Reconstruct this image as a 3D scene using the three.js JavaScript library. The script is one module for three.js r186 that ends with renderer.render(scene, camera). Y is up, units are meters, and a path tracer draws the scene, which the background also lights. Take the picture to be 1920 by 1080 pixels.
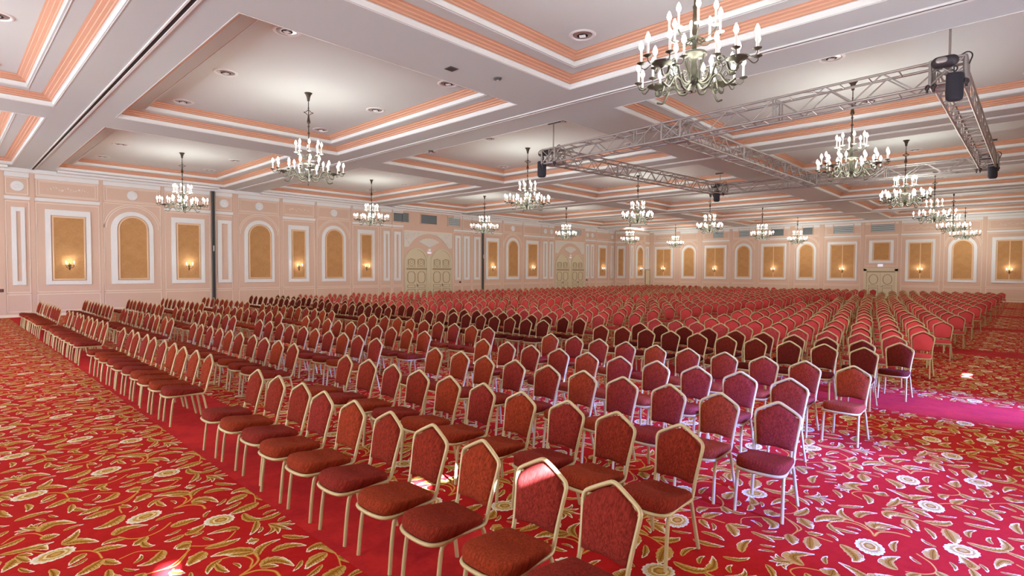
import * as THREE from 'three';
import { mergeGeometries } from 'three/addons/utils/BufferGeometryUtils.js';
import { RectAreaLightUniformsLib } from 'three/addons/lights/RectAreaLightUniformsLib.js';

// ------------------------------------------------------------------ camera, sky, sun, exposure
const scene = new THREE.Scene();
const camera = new THREE.PerspectiveCamera(55.87, 16 / 9, 0.1, 200);
camera.position.set(0, 2.2, 0);
camera.rotation.order = 'YXZ';
camera.rotation.set(THREE.MathUtils.degToRad(-1.84), THREE.MathUtils.degToRad(43.47), THREE.MathUtils.degToRad(0.27));
RectAreaLightUniformsLib.init();
const renderer = new THREE.WebGLRenderer({ antialias: true });
renderer.toneMapping = THREE.LinearToneMapping;
renderer.toneMappingExposure = 1.32;
renderer.shadowMap.enabled = true;
scene.background = new THREE.Color().setRGB(0.78, 0.84, 1.0);
scene.backgroundIntensity = 11;
const sun = new THREE.DirectionalLight(new THREE.Color().setRGB(0.8, 1.0, 1.6), 190);
sun.position.set(85, 48, 22); sun.target.position.set(0, 0, 0); sun.castShadow = true; sun.shadow.mapSize.set(4096, 4096);
Object.assign(sun.shadow.camera, { left: -60, right: 60, top: 40, bottom: -40, near: 1, far: 220 });
scene.add(sun, sun.target);
const DOORS = [[-13.2, -10.8], [-9.4, -7.0], [-5.2, -2.8]];
// cool daylight slanting down through the open doorways of the near side wall
for (const [z, tx, ty, tz, I, ang] of [[-12, -0.7, 0, -11.5, 1100, 0.24], [-8.2, -2.5, 0.6, -7.4, 1000, 0.23], [-4, -0.4, 0, -5.9, 750, 0.33]]) {
  const l = new THREE.SpotLight(new THREE.Color().setRGB(0.14, 0.27, 1.5), I, 0, ang, 1, 2); l.position.set(4.7, 2.35, z); l.target.position.set(tx, ty, tz); l.castShadow = true; l.shadow.radius = 15; scene.add(l, l.target);
}
const LAMP = new THREE.Color().setRGB(1, 0.95, 0.88);
const LOWER_LAMP = 14.5, UPPER_LAMP = 1, SCONCE_LAMP = 0.4;

// ------------------------------------------------------------------ room numbers (metres)
const WL = -32.78, WB = -55.1, WR = 5, WF = 9, HB = 6.664, HM = 6.914, HU = 7.16;
const COLS = [[-31.78, -21.25], [-19.6, -10.1], [-8.28, 1.6]];
const BAYS = [[-2.24, 4.9], [-10.76, -3.71], [-20.05, -12.83], [-28.3, -21.9], [-37.45, -30.45], [-46.75, -39.6], [-54.2, -48.4]];
const TRACKS = [-2.99, -11.62, -20.95, -29.4, -38.5, -47.6];
const CHX = [-26.35, -14.8, -3.42], CHZ = [-7.25, -16.5, -25.1, -33.95, -43.4, -52.2, 1.33];

// ------------------------------------------------------------------ helpers
let seed = 20240611;
const rnd = () => { seed |= 0; seed = (seed + 0x6D2B79F5) | 0; let t = Math.imul(seed ^ (seed >>> 15), 1 | seed); t = (t + Math.imul(t ^ (t >>> 7), 61 | t)) ^ t; return ((t ^ (t >>> 14)) >>> 0) / 4294967296; };
const rr = (a, b) => a + (b - a) * rnd();
const V = (x, y, z) => new THREE.Vector3(x, y, z);
const used = {};
const numbered = (n) => { const k = used[n] = (used[n] ?? -1) + 1; return k ? n + '_' + String(k).padStart(3, '0') : n; };
const ORD = ['first', 'second', 'third', 'fourth', 'fifth', 'sixth', 'seventh', 'eighth', 'ninth', 'tenth', 'eleventh', 'twelfth'];
const shade = (o) => { o.traverse((c) => { if (c.isMesh) { c.castShadow = true; c.receiveShadow = true; } }); return o; };
const clean = (g) => { const h = g.index ? g.toNonIndexed() : g; for (const k of Object.keys(h.attributes)) if (!['position', 'normal', 'uv', 'color'].includes(k)) h.deleteAttribute(k); return h; };
const join = (list) => (list.length === 1 ? list[0] : mergeGeometries(list.map(clean)));
function part(name, geos, mat, parent, label) {
  const m = new THREE.Mesh(Array.isArray(geos) ? join(geos) : geos, mat);
  m.name = numbered(name); m.castShadow = m.receiveShadow = true; parent.add(m);
  if (label) m.userData.label = label;
  return m;
}
function thing(name, label, category, pos = [0, 0, 0], turn = 0, group) {
  const o = new THREE.Group(); o.name = numbered(name); o.position.set(...pos); o.rotation.y = turn;
  o.userData = { label, category }; if (group) o.userData.group = group;
  scene.add(o); return o;
}
function struct(name, pos = [0, 0, 0], turn = 0) {
  const o = new THREE.Group(); o.name = name; o.position.set(...pos); o.rotation.y = turn;
  o.userData = { kind: 'structure' }; scene.add(o); return o;
}
// a box from min to max, uv in metres
function bx(x0, x1, y0, y1, z0, z1) {
  const g = new THREE.BoxGeometry(x1 - x0, y1 - y0, z1 - z0); g.translate((x0 + x1) / 2, (y0 + y1) / 2, (z0 + z1) / 2);
  const p = g.attributes.position, n = g.attributes.normal, u = g.attributes.uv;
  for (let i = 0; i < p.count; i++) {
    const ax = Math.abs(n.getX(i)), ay = Math.abs(n.getY(i));
    if (ay > 0.5) u.setXY(i, p.getX(i), p.getZ(i)); else if (ax > 0.5) u.setXY(i, p.getZ(i), p.getY(i)); else u.setXY(i, p.getX(i), p.getY(i));
  }
  return g;
}
const curve = (pts, closed = false, tension = 0.5) => new THREE.CatmullRomCurve3(pts.map((p) => (p.isVector3 ? p : V(...p))), closed, 'catmullrom', tension);
const tube = (pts, r = 0.012, seg = 24, rad = 7, closed = false) => new THREE.TubeGeometry(curve(pts, closed), seg, r, rad, closed);
function rod(a, b, r = 0.012, rad = 8) {
  const A = V(...a), B = V(...b), d = B.clone().sub(A), g = new THREE.CylinderGeometry(r, r, d.length(), rad);
  g.applyQuaternion(new THREE.Quaternion().setFromUnitVectors(V(0, 1, 0), d.clone().normalize())); g.translate(...A.add(B).multiplyScalar(0.5).toArray()); return g;
}
const lathe = (pts, seg = 16) => new THREE.LatheGeometry(pts.map((p) => new THREE.Vector2(...p)), seg);
const at = (g, x, y, z) => g.clone().translate(x, y, z);

// ------------------------------------------------------------------ textures
function noiseTex(size, a, b, cells, reps = 1, seed0 = 7) {           // mottled DataTexture between two sRGB colours
  const ca = new THREE.Color(a), cb = new THREE.Color(b), A = ca.toArray().map((v) => Math.pow(v, 1 / 2.2)), B = cb.toArray().map((v) => Math.pow(v, 1 / 2.2));
  const d = new Uint8Array(size * size * 4), keep = seed; seed = seed0;
  const lat = cells.map((c) => { const t = []; for (let i = 0; i < c * c; i++) t.push(rnd()); return t; });
  for (let y = 0; y < size; y++) for (let x = 0; x < size; x++) {
    let v = 0, w = 0;
    cells.forEach((c, k) => {
      const fx = (x / size) * c, fy = (y / size) * c, ix = Math.floor(fx), iy = Math.floor(fy), s = (t) => t * t * (3 - 2 * t), tx = s(fx - ix), ty = s(fy - iy);
      const q = (i, j) => lat[k][((iy + j) % c) * c + ((ix + i) % c)], amp = 1 / (1 + k * 0.35);
      v += amp * ((q(0, 0) * (1 - tx) + q(1, 0) * tx) * (1 - ty) + (q(0, 1) * (1 - tx) + q(1, 1) * tx) * ty); w += amp;
    });
    v = Math.min(1, Math.max(0, (v / w - 0.5) * 1.9 + 0.5 + (rnd() - 0.5) * 0.25));
    for (let c = 0; c < 3; c++) d[(y * size + x) * 4 + c] = 255 * (A[c] + (B[c] - A[c]) * v);
    d[(y * size + x) * 4 + 3] = 255;
  }
  seed = keep;
  const t = new THREE.DataTexture(d, size, size); t.wrapS = t.wrapT = THREE.RepeatWrapping; t.magFilter = THREE.LinearFilter; t.minFilter = THREE.LinearMipmapLinearFilter; t.generateMipmaps = true;
  t.colorSpace = THREE.SRGBColorSpace; t.repeat.set(reps, reps); t.needsUpdate = true; return t;
}

// the woven pattern of the carpet: one repeat is 1.59 m by 1.94 m of gold acanthus sprays and cream flowers on red
const TW = 1.59, TH = 1.94;
function carpetTexture() {
  const W = 1536, H = 1874, c = document.createElement('canvas'); c.width = W; c.height = H;
  const g = c.getContext('2d'), S = W / TW, keep = seed; seed = 99;
  const bgs = ['#ab1b18', '#b6211a', '#9f1715', '#bd271f', '#981413'];
  g.fillStyle = '#ac1c18'; g.fillRect(0, 0, W, H);
  for (let i = 0; i < 5200; i++) {
    g.globalAlpha = 0.10; g.fillStyle = bgs[Math.floor(rnd() * 5)]; const x = rnd() * W, y = rnd() * H, r = rr(6, 42);
    for (const ox of [-W, 0, W]) for (const oy of [-H, 0, H]) { if (x + ox < -50 || x + ox > W + 50 || y + oy < -50 || y + oy > H + 50) continue; g.beginPath(); g.ellipse(x + ox, y + oy, r, r * rr(0.4, 1), rnd() * 3, 0, 7); g.fill(); }
  }
  g.globalAlpha = 1;
  const wrap = (fn) => { for (const ox of [2, 3, 4, 5].map((k) => k * W)) for (const oy of [-2, -1, 0, 1].map((k) => k * H)) { g.save(); g.translate(ox, oy); fn(); g.restore(); } };
  const GOLD = '#a57428', DARK = '#764a10', MID = '#bf974e', CREAM = '#dcc996', PALE = '#e6dfca';
  // one repeat of the woven pattern in floor metres (x, z): leaves as base, middle, tip, half width; flowers; fans of lobes; vines
  const LEAVES=[[-4.79,-1.68,-4.85,-1.65,-4.88,-1.49,0.0346],[-4.65,-1.40,-4.61,-1.54,-4.62,-1.65,0.0326],[-4.81,-1.34,-4.83,-1.30,-4.82,-1.23,0.054],[-5.02,-1.35,-4.99,-1.27,-5.00,-1.21,0.0247],[-5.04,-1.38,-5.03,-1.43,-5.10,-1.54,0.0475],[-4.62,-1.37,-4.54,-1.29,-4.48,-1.22,0.0234],[-4.58,-1.36,-4.57,-1.33,-4.59,-1.27,0.0322],[-4.29,-1.65,-4.43,-1.55,-4.48,-1.39,0.0524],[-4.32,-1.64,-4.35,-1.56,-4.42,-1.48,0.0245],[-4.24,-1.65,-4.35,-1.72,-4.37,-1.87,0.0277],[-4.22,-1.75,-4.22,-1.87,-4.12,-1.97,0.0332],[-5.42,-2.09,-5.63,-2.06,-5.60,-1.94,0.0438],[-5.48,-2.03,-5.46,-1.92,-5.38,-1.82,0.0458],[-5.38,-2.07,-5.25,-2.13,-5.21,-2.23,0.0397],[-5.22,-2.03,-5.17,-1.88,-5.14,-1.75,0.0526],[-5.07,-1.85,-4.89,-1.85,-4.82,-2.00,0.0333],[-4.85,-1.90,-4.83,-2.00,-4.89,-2.13,0.0297],[-4.84,-1.87,-4.71,-1.81,-4.62,-1.73,0.022],[-4.07,-1.60,-4.08,-1.71,-3.90,-1.77,0.0387],[-4.06,-1.59,-4.03,-1.64,-3.98,-1.69,0.0236],[-3.88,-2.02,-3.85,-1.91,-3.80,-1.81,0.0325],[-3.98,-2.11,-4.05,-2.03,-4.02,-1.93,0.0408],[-5.24,-1.32,-5.26,-1.43,-5.25,-1.54,0.0409],[-4.38,-1.43,-4.33,-1.34,-4.24,-1.29,0.022],[-4.34,-1.38,-4.23,-1.38,-4.16,-1.41,0.022],[-5.53,-0.63,-5.50,-0.73,-5.38,-0.84,0.0417],[-5.55,-0.63,-5.60,-0.70,-5.75,-0.77,0.0323],[-5.93,-0.54,-6.04,-0.63,-5.92,-0.77,0.0494],[-5.75,-0.53,-5.76,-0.58,-5.75,-0.64,0.0562],[-5.63,-0.42,-5.61,-0.49,-5.51,-0.54,0.0403],[-5.67,-0.28,-5.63,-0.43,-5.63,-0.59,0.0287],[-5.52,-0.39,-5.44,-0.34,-5.33,-0.27,0.0432],[-5.55,-0.36,-5.43,-0.40,-5.38,-0.43,0.022],[-5.56,-0.37,-5.53,-0.41,-5.49,-0.45,0.0255],[-5.22,-0.74,-5.18,-0.68,-5.10,-0.62,0.0283],[-5.22,-0.78,-5.20,-0.88,-5.14,-0.98,0.0363],[-5.02,-0.81,-4.93,-0.84,-4.86,-0.89,0.0295],[-5.02,-0.81,-4.93,-0.71,-4.89,-0.63,0.0377],[-4.85,-1.16,-4.73,-1.08,-4.73,-0.97,0.0363],[-5.28,-1.00,-5.32,-0.92,-5.29,-0.85,0.0303],[-5.41,-0.96,-5.49,-1.04,-5.43,-1.19,0.041],[-5.20,-1.13,-5.13,-1.06,-5.12,-1.02,0.0356],[-5.13,-1.09,-5.03,-1.09,-4.99,-1.14,0.0228],[-5.81,-1.09,-5.68,-0.97,-5.68,-0.86,0.0444],[-6.02,-1.06,-5.98,-0.93,-5.96,-0.83,0.0489],[-6.17,-0.98,-6.12,-0.90,-6.09,-0.82,0.0409],[-6.06,-1.12,-6.01,-1.14,-5.96,-1.18,0.0282],[-6.18,-1.38,-6.12,-1.30,-6.05,-1.23,0.0536],[-6.39,-1.34,-6.39,-1.29,-6.38,-1.24,0.06],[-6.37,-0.79,-6.23,-0.83,-6.18,-0.89,0.0235],[-6.41,-0.81,-6.30,-0.79,-6.21,-0.76,0.022]];
  const FLOWERS=[[-5.09,-1.65,-0.98,0.12,0.11],[-5.37,-0.56,-1.83,0.14,0.1],[-5.63,-1.21,-1.87,0.14,0.1]];
  const PALMS=[[-4.71,-1.92,-4.47,-2.01],[-6.0,-0.53,-6.14,-0.43],[-4.49,-1.75,-4.51,-1.66]];
  const STEMS=[[0.013,[-4.77,-1.67],[-4.67,-1.56],[-4.68,-1.43],[-4.76,-1.34]],[0.016,[-4.73,-1.31],[-4.60,-1.23],[-4.53,-1.16],[-4.54,-1.08]],[0.02,[-4.29,-1.64],[-4.17,-1.62],[-4.09,-1.53],[-4.05,-1.45]],[0.016,[-4.38,-1.36],[-4.38,-1.46],[-4.33,-1.55],[-4.21,-1.59],[-4.11,-1.54]],[0.012,[-5.63,-2.04],[-5.42,-2.07],[-5.23,-2.01]],[0.022,[-4.05,-1.45],[-4.03,-1.56],[-3.93,-1.64],[-3.84,-1.64]],[0.012,[-4.14,-1.63],[-4.16,-1.69]],[0.013,[-5.88,-0.30],[-5.98,-0.39],[-5.94,-0.49],[-5.81,-0.55]],[0.016,[-5.33,-0.67],[-5.27,-0.75],[-5.18,-0.80],[-5.05,-0.81]],[0.011,[-4.94,-0.90],[-4.97,-1.01],[-4.91,-1.10],[-4.85,-1.16]],[0.014,[-5.36,-0.97],[-5.25,-1.03],[-5.20,-1.12],[-5.24,-1.24],[-5.34,-1.34]],[0.014,[-6.09,-0.81],[-6.14,-0.96],[-6.14,-1.13],[-6.30,-1.31]],[0.014,[-6.08,-1.14],[-6.00,-1.10],[-5.87,-1.09]],[0.01,[-5.59,-0.43],[-5.38,-0.57]]];
  function spine(p, n, lobes, wid, tipPow = 0.72) {                      // points, left and right edges along a three-point spine
    const cv = new THREE.QuadraticBezierCurve3(V(p[0], p[1], 0), V(2 * p[2] - (p[0] + p[4]) / 2, 2 * p[3] - (p[1] + p[5]) / 2, 0), V(p[4], p[5], 0)), M = [], L = [], R = [];
    for (let i = 0; i <= n; i++) {
      const t = i / n, q = cv.getPoint(t), d = cv.getTangent(t), w = wid * Math.pow(Math.sin(Math.PI * Math.pow(t, tipPow) * 0.97 + 0.05), 0.85), k = 0.84 + 0.2 * (1 - ((t * lobes) % 1)), m = 0.84 + 0.2 * ((t * lobes + 0.4) % 1);
      M.push([q.x, q.y]); L.push([q.x - d.y * w * k, q.y + d.x * w * k]); R.push([q.x + d.y * w * m * 0.9, q.y - d.x * w * m * 0.9]);
    }
    return { M, L, R };
  }
  function leaf(p, wid, lobes = 4) {
    const { M, L, R } = spine(p, 28, lobes, wid);
    const path = (P) => { g.beginPath(); P.forEach((q, i) => (i ? g.lineTo(q[0] * S, q[1] * S) : g.moveTo(q[0] * S, q[1] * S))); };
    const mix = (P, k) => P.map((q, i) => [M[i][0] + (q[0] - M[i][0]) * k, M[i][1] + (q[1] - M[i][1]) * k]);
    wrap(() => {
      g.lineJoin = g.lineCap = 'round';
      path([...L, ...R.slice().reverse()]); g.closePath(); g.fillStyle = GOLD; g.fill(); g.strokeStyle = '#c8a866'; g.lineWidth = 0.004 * S; g.stroke();
      path([...mix(L, 0.92), ...mix(R, 0.92).reverse()]); g.closePath(); g.fillStyle = MID; g.fill();
      path([...mix(L, 0.25).slice(0, 26), ...mix(R, 0.62).slice(0, 26).reverse()]); g.closePath(); g.fillStyle = GOLD; g.fill();
      path([...mix(L, 0.98).slice(16), ...mix(L, 0.5).slice(16).reverse()]); g.closePath(); g.fillStyle = CREAM; g.fill();
      g.strokeStyle = DARK; g.lineWidth = 0.006 * S; path(mix(R, 0.2).slice(1, 23)); g.stroke(); g.lineWidth = 0.0035 * S;
      for (let k = 4; k < 24; k += 3) for (const E of [L, R]) { g.beginPath(); g.moveTo(M[k][0] * S, M[k][1] * S); g.lineTo((M[k + 2][0] * 0.35 + E[k + 2][0] * 0.65) * S, (M[k + 2][1] * 0.35 + E[k + 2][1] * 0.65) * S); g.stroke(); }
      g.strokeStyle = PALE; g.lineWidth = 0.008 * S; path([...L.slice(19), ...R.slice(23).reverse()]); g.stroke(); path(L.slice(8, 20)); g.lineWidth = 0.004 * S; g.stroke();
    });
  }
  function stem(pts, w) {
    const P = new THREE.CatmullRomCurve3(pts.map((q) => V(q[0], q[1], 0))).getPoints(50);
    wrap(() => { for (const [col, k] of [['#b9701f', 1.1], ['#cf9f55', 0.5]]) { g.strokeStyle = col; g.lineCap = g.lineJoin = 'round'; g.lineWidth = w * k * S; g.beginPath(); P.forEach((q, i) => (i ? g.lineTo(q.x * S, q.y * S) : g.moveTo(q.x * S, q.y * S))); g.stroke(); } });
  }
  function flower(x, y, a, rx, ry) {
    wrap(() => {
      g.save(); g.translate(x * S, y * S); g.rotate(a); g.scale(S * rx, S * ry);
      const blob = (k, n, am, col, ox = 0) => { g.beginPath(); for (let i = 0; i <= 96; i++) { const t = (i / 96) * 6.2832, q = k * (1 + am * Math.abs(Math.sin(n * t / 2))); g.lineTo(Math.cos(t) * q + ox, Math.sin(t) * q); } g.closePath(); g.fillStyle = col; g.fill(); };
      blob(0.94, 15, 0.1, PALE); blob(0.8, 15, 0.1, '#d9cfae', 0.02); blob(0.66, 11, 0.1, MID, 0.06); blob(0.5, 7, 0.12, CREAM, 0.1); blob(0.38, 7, 0.12, GOLD, 0.1); blob(0.2, 5, 0.2, MID, 0.12);
      g.strokeStyle = '#a9905a'; g.lineWidth = 0.03; for (let i = 0; i < 24; i++) { const t = i * 0.2618; g.beginPath(); g.moveTo(Math.cos(t) * 0.68 + 0.05, Math.sin(t) * 0.68); g.lineTo(Math.cos(t) * 0.88, Math.sin(t) * 0.88); g.stroke(); }
      g.restore();
    });
  }
  for (const [w, ...pts] of STEMS) stem(pts.map((q) => [q[0], -q[1]]), w);
  for (const [x0, z0, x1, z1] of PALMS) { const a = Math.atan2(-(z1 - z0), x1 - x0), l = Math.hypot(x1 - x0, z1 - z0); for (const t of [-0.9, 0.9, -0.45, 0.45, 0]) leaf([x0, -z0, x0 + Math.cos(a + t * 0.5) * l * 0.5, -z0 + Math.sin(a + t * 0.5) * l * 0.5, x0 + Math.cos(a + t) * l * (1 - Math.abs(t) * 0.2), -z0 + Math.sin(a + t) * l * (1 - Math.abs(t) * 0.2)], 0.026, 2); }
  for (const q of LEAVES) leaf([q[0], -q[1], q[2], -q[3], q[4], -q[5]], Math.min(0.068, q[6] * 1.4), Math.hypot(q[4] - q[0], q[5] - q[1]) > 0.24 ? 5 : 3);
  for (const [x, z, a, rx, ry] of FLOWERS) flower(x, -z, -a, rx, ry);
  // fill what is still plain with smaller leaves, tips and buds
  const N = 96, NY = 117, busy = new Uint8Array(N * NY), img = g.getImageData(0, 0, W, H).data;
  for (let j = 0; j < NY; j++) for (let i = 0; i < N; i++) for (let k = 0; k < 4; k++) { const p = (Math.floor((j + 0.25 + 0.5 * (k >> 1)) * H / NY) * W + Math.floor((i + 0.25 + 0.5 * (k & 1)) * W / N)) * 4; if (img[p + 1] > 60) busy[j * N + i] = 1; }
  const free = (x, y, r) => { const ci = x / TW * N, cj = y / TH * NY, R = Math.ceil(r / TW * N); for (let j = -R; j <= R; j++) for (let i = -R; i <= R; i++) if (i * i + j * j <= R * R && busy[((Math.round(cj + j) % NY + NY) % NY) * N + ((Math.round(ci + i) % N + N) % N)]) return false; return true; };
  const take = (x, y, a, len, wid, bend) => { let h = a, px = x, py = y; for (let i = 0; i <= 20; i++) { const R = Math.max(1, Math.round(wid / TW * N)); for (let v = -R; v <= R; v++) for (let u = -R; u <= R; u++) busy[((Math.round(py / TH * NY + v) % NY + NY) % NY) * N + ((Math.round(px / TW * N + u) % N + N) % N)] = 1; px += Math.cos(h) * len / 20; py += Math.sin(h) * len / 20; h += bend / 20; } };
  for (let tries = 0, n = 0; tries < 12000 && n < 30; tries++) {
    const len = tries < 6000 ? rr(0.2, 0.32) : rr(0.11, 0.18), wid = len * rr(0.12, 0.17), a = (rnd() < 0.6 ? -0.2 : 2.6) + rr(-0.8, 0.8), bend = rr(0.5, 1.4) * (rnd() < 0.5 ? -1 : 1), x = rnd() * TW, y = rnd() * TH;
    let ok = true, px = x, py = y, h = a; for (let i = 0; i <= 6 && ok; i++) { ok = free(px, py, wid * 0.9 + 0.014); px += Math.cos(h) * len / 6; py += Math.sin(h) * len / 6; h += bend / 6; }
    if (!ok) continue;
    { const m = [x + Math.cos(a + bend * 0.25) * len * 0.52, y + Math.sin(a + bend * 0.25) * len * 0.52]; const k = -4 * TW; leaf([x + k, y, m[0] + k, m[1], x + k + Math.cos(a + bend * 0.5) * len * 0.95, y + Math.sin(a + bend * 0.5) * len * 0.95], wid, 3); } take(x, y, a, len, wid, bend); n++;
  }
  g.globalAlpha = 1; seed = keep;
  const t = new THREE.CanvasTexture(c); t.colorSpace = THREE.SRGBColorSpace; t.wrapS = t.wrapT = THREE.RepeatWrapping; t.repeat.set(1 / TW, 1 / TH); t.anisotropy = 8; return t;
}

// ------------------------------------------------------------------ materials
const std = (rgb, roughness = 0.8, metalness = 0, more = {}) => new THREE.MeshStandardMaterial({ color: new THREE.Color().setRGB(...rgb), roughness, metalness, ...more });
const fibre = noiseTex(256, '#b8b8b8', '#ffffff', [64, 110, 128], 2.4, 5);
const M = {
  carpet: new THREE.MeshPhysicalMaterial({ map: carpetTexture(), roughness: 0.95, specularIntensity: 0.15 }),
  band: new THREE.MeshPhysicalMaterial({ map: noiseTex(512, '#a51a20', '#bf2724', [6, 18, 60], 0.6, 3), roughness: 0.95, specularIntensity: 0.15 }),
  slab: std([0.3, 0.28, 0.26]),
  beam: std([0.60, 0.685, 0.665], 0.9), soffit: std([0.64, 0.72, 0.70], 0.9), top: std([0.67, 0.745, 0.72], 0.9),
  lip: std([0.80, 0.84, 0.81], 0.6), salmon: std([0.70, 0.405, 0.265], 0.7),
  peach: std([0.69, 0.515, 0.395], 0.8), line: std([0.82, 0.72, 0.61], 0.7), white: std([0.80, 0.84, 0.82], 0.6),
  cloth: new THREE.MeshStandardMaterial({ map: noiseTex(256, '#b98c56', '#c79b66', [8, 40, 110], 0.5, 11), roughness: 0.9 }),
  cord: std([0.80, 0.58, 0.36], 0.5),
  cream: std([0.68, 0.63, 0.44], 0.6), creamDark: std([0.36, 0.29, 0.15], 0.6), ornament: std([0.73, 0.73, 0.65], 0.7),
  steel: std([0.5, 0.5, 0.49], 0.35, 0.7), dark: std([0.05, 0.05, 0.05], 0.6), jamb: std([0.10, 0.115, 0.11], 0.45, 0.2), groove: std([0.03, 0.022, 0.02], 0.8),
  glass: std([0.16, 0.20, 0.21], 0.15, 0), blind: std([0.42, 0.50, 0.50], 0.6),
  bronze: std([0.07, 0.055, 0.035], 0.45, 0.6), brass: std([0.095, 0.097, 0.07], 0.42, 0.65), ironbrass: std([0.10, 0.065, 0.03], 0.4, 0.7),
  candle: std([0.88, 0.84, 0.74], 0.5),
  bulb: std([1, 0.95, 0.85], 0.3, 0, { emissive: new THREE.Color().setRGB(1, 0.96, 0.9), emissiveIntensity: 9 }),
  goldpaint: std([0.50, 0.40, 0.19], 0.42, 0.2),
  alu: std([0.40, 0.385, 0.36], 0.38, 0.6), bag: std([0.022, 0.022, 0.03], 0.75), motor: std([0.045, 0.04, 0.045], 0.5),
  exit: std([0.8, 0.85, 0.9], 0.4, 0, { emissive: new THREE.Color().setRGB(0.75, 0.7, 1), emissiveIntensity: 0.5 }),
};
const velvet = (rgb) => new THREE.MeshPhysicalMaterial({ specularIntensity: 0.15, color: new THREE.Color().setRGB(...rgb), map: fibre, bumpMap: fibre, bumpScale: 0.0012, roughness: 0.92 });
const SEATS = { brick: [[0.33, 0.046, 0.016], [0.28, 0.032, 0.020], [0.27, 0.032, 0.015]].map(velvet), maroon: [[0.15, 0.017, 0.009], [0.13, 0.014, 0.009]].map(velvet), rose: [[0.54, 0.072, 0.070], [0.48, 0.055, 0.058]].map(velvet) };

// ------------------------------------------------------------------ floor
{
  const f = struct('floor');
  part('concrete_slab', bx(WL - 0.3, WR + 0.3, -0.25, -0.012, WB - 0.3, WF + 0.3), M.slab, f);
  const bands = [[-3.18, -2.08], [-11.9, -10.4], [-20.3, -19.0], [-28.9, -27.6], [-37.4, -36.1], [-46, -44.7]];
  let z = WF;
  for (const [a, b] of bands) { part('patterned_carpet', bx(WL, WR, -0.012, 0, b, z), M.carpet, f); part('plain_carpet_band', bx(WL, WR, -0.012, 0, a, b), M.band, f); z = a; }
  part('patterned_carpet', bx(WL, WR, -0.012, 0, WB, z), M.carpet, f);
}

// ------------------------------------------------------------------ ceiling: beams, stepped coffers, partition tracks
{
  const c = struct('ceiling');
  const sh = new THREE.Shape([[WL, WB], [WR, WB], [WR, WF], [WL, WF]].map((p) => new THREE.Vector2(...p)));
  for (const [x0, x1] of COLS) for (const [z0, z1] of BAYS) sh.holes.push(new THREE.Path([[x0, z0], [x0, z1], [x1, z1], [x1, z0]].map((p) => new THREE.Vector2(...p))));
  const soff = new THREE.ShapeGeometry(sh); soff.rotateX(Math.PI / 2); soff.translate(0, HB, 0);
  part('beam_soffit', soff, M.beam, c);
  part('roof_slab', bx(WL - 0.3, WR + 0.3, HU + 0.25, HU + 0.45, WB - 0.3, WF + 0.3), M.slab, c);
  // frames of rectangular section profile: rings of quads between (inset, height) pairs
  const ring = (x0, x1, z0, z1, prof) => {
    const P = [], U = []; const R = prof.map(([i, h]) => [[x0 + i, h, z0 + i], [x1 - i, h, z0 + i], [x1 - i, h, z1 - i], [x0 + i, h, z1 - i]]);
    for (let k = 0; k + 1 < R.length; k++) for (let s = 0; s < 4; s++) {
      const a = R[k][s], b = R[k][(s + 1) % 4], d = R[k + 1][s], e = R[k + 1][(s + 1) % 4];
      for (const p of [a, b, e, a, e, d]) { P.push(...p); U.push(p[0] + p[1], p[2] + p[1]); }
    }
    const g = new THREE.BufferGeometry(); g.setAttribute('position', new THREE.Float32BufferAttribute(P, 3)); g.setAttribute('uv', new THREE.Float32BufferAttribute(U, 2)); g.computeVertexNormals(); return g;
  };
  const cove = (i, h) => { const o = []; for (const [a, b] of [[0, 0], [0.05, 0.018], [0.055, 0.045], [0.11, 0.06], [0.115, 0.088], [0.18, 0.105], [0.185, 0.128], [0.24, 0.14]]) o.push([i + a, h + b]); return o; };
  for (const [x0, x1] of COLS) for (const [z0, z1] of BAYS) {
    const k = new THREE.Group(); k.name = numbered('coffer'); c.add(k);
    part('white_lip', ring(x0, x1, z0, z1, [[0.03, HB + 0.11], [-0.0, HB + 0.11], [-0.005, HB + 0.06], [-0.02, HB - 0.008], [-0.035, HB - 0.008], [-0.035, HB + 0.001]]), M.lip, k);
    part('salmon_cove', ring(x0, x1, z0, z1, cove(0.0, HB + 0.11)), M.salmon, k);
    part('middle_soffit', ring(x0, x1, z0, z1, [[0.24, HM], [0.58, HM]]), M.soffit, k);
    part('white_lip', ring(x0, x1, z0, z1, [[0.59, HM + 0.11], [0.56, HM + 0.11], [0.555, HM + 0.06], [0.54, HM - 0.008], [0.525, HM - 0.008], [0.525, HM + 0.001]]), M.lip, k);
    part('salmon_cove', ring(x0, x1, z0, z1, cove(0.56, HM + 0.11)), M.salmon, k);
    part('upper_panel', bx(x0 + 0.6, x1 - 0.6, HU, HU + 0.03, z0 + 0.6, z1 - 0.6), M.top, k);
  }
  TRACKS.forEach((z) => {
    const k = new THREE.Group(); k.name = numbered('partition_track'); c.add(k);
    part('slot', bx(WL + 0.05, WR, HB - 0.012, HB + 0.02, z - 0.04, z + 0.04), M.groove, k);
    part('rail', bx(WL + 0.05, WR, HB - 0.03, HB + 0.02, z - 0.09, z - 0.04), M.lip, k);
    part('rail', bx(WL + 0.05, WR, HB - 0.03, HB + 0.02, z + 0.04, z + 0.07), M.lip, k);
  });
}

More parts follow.
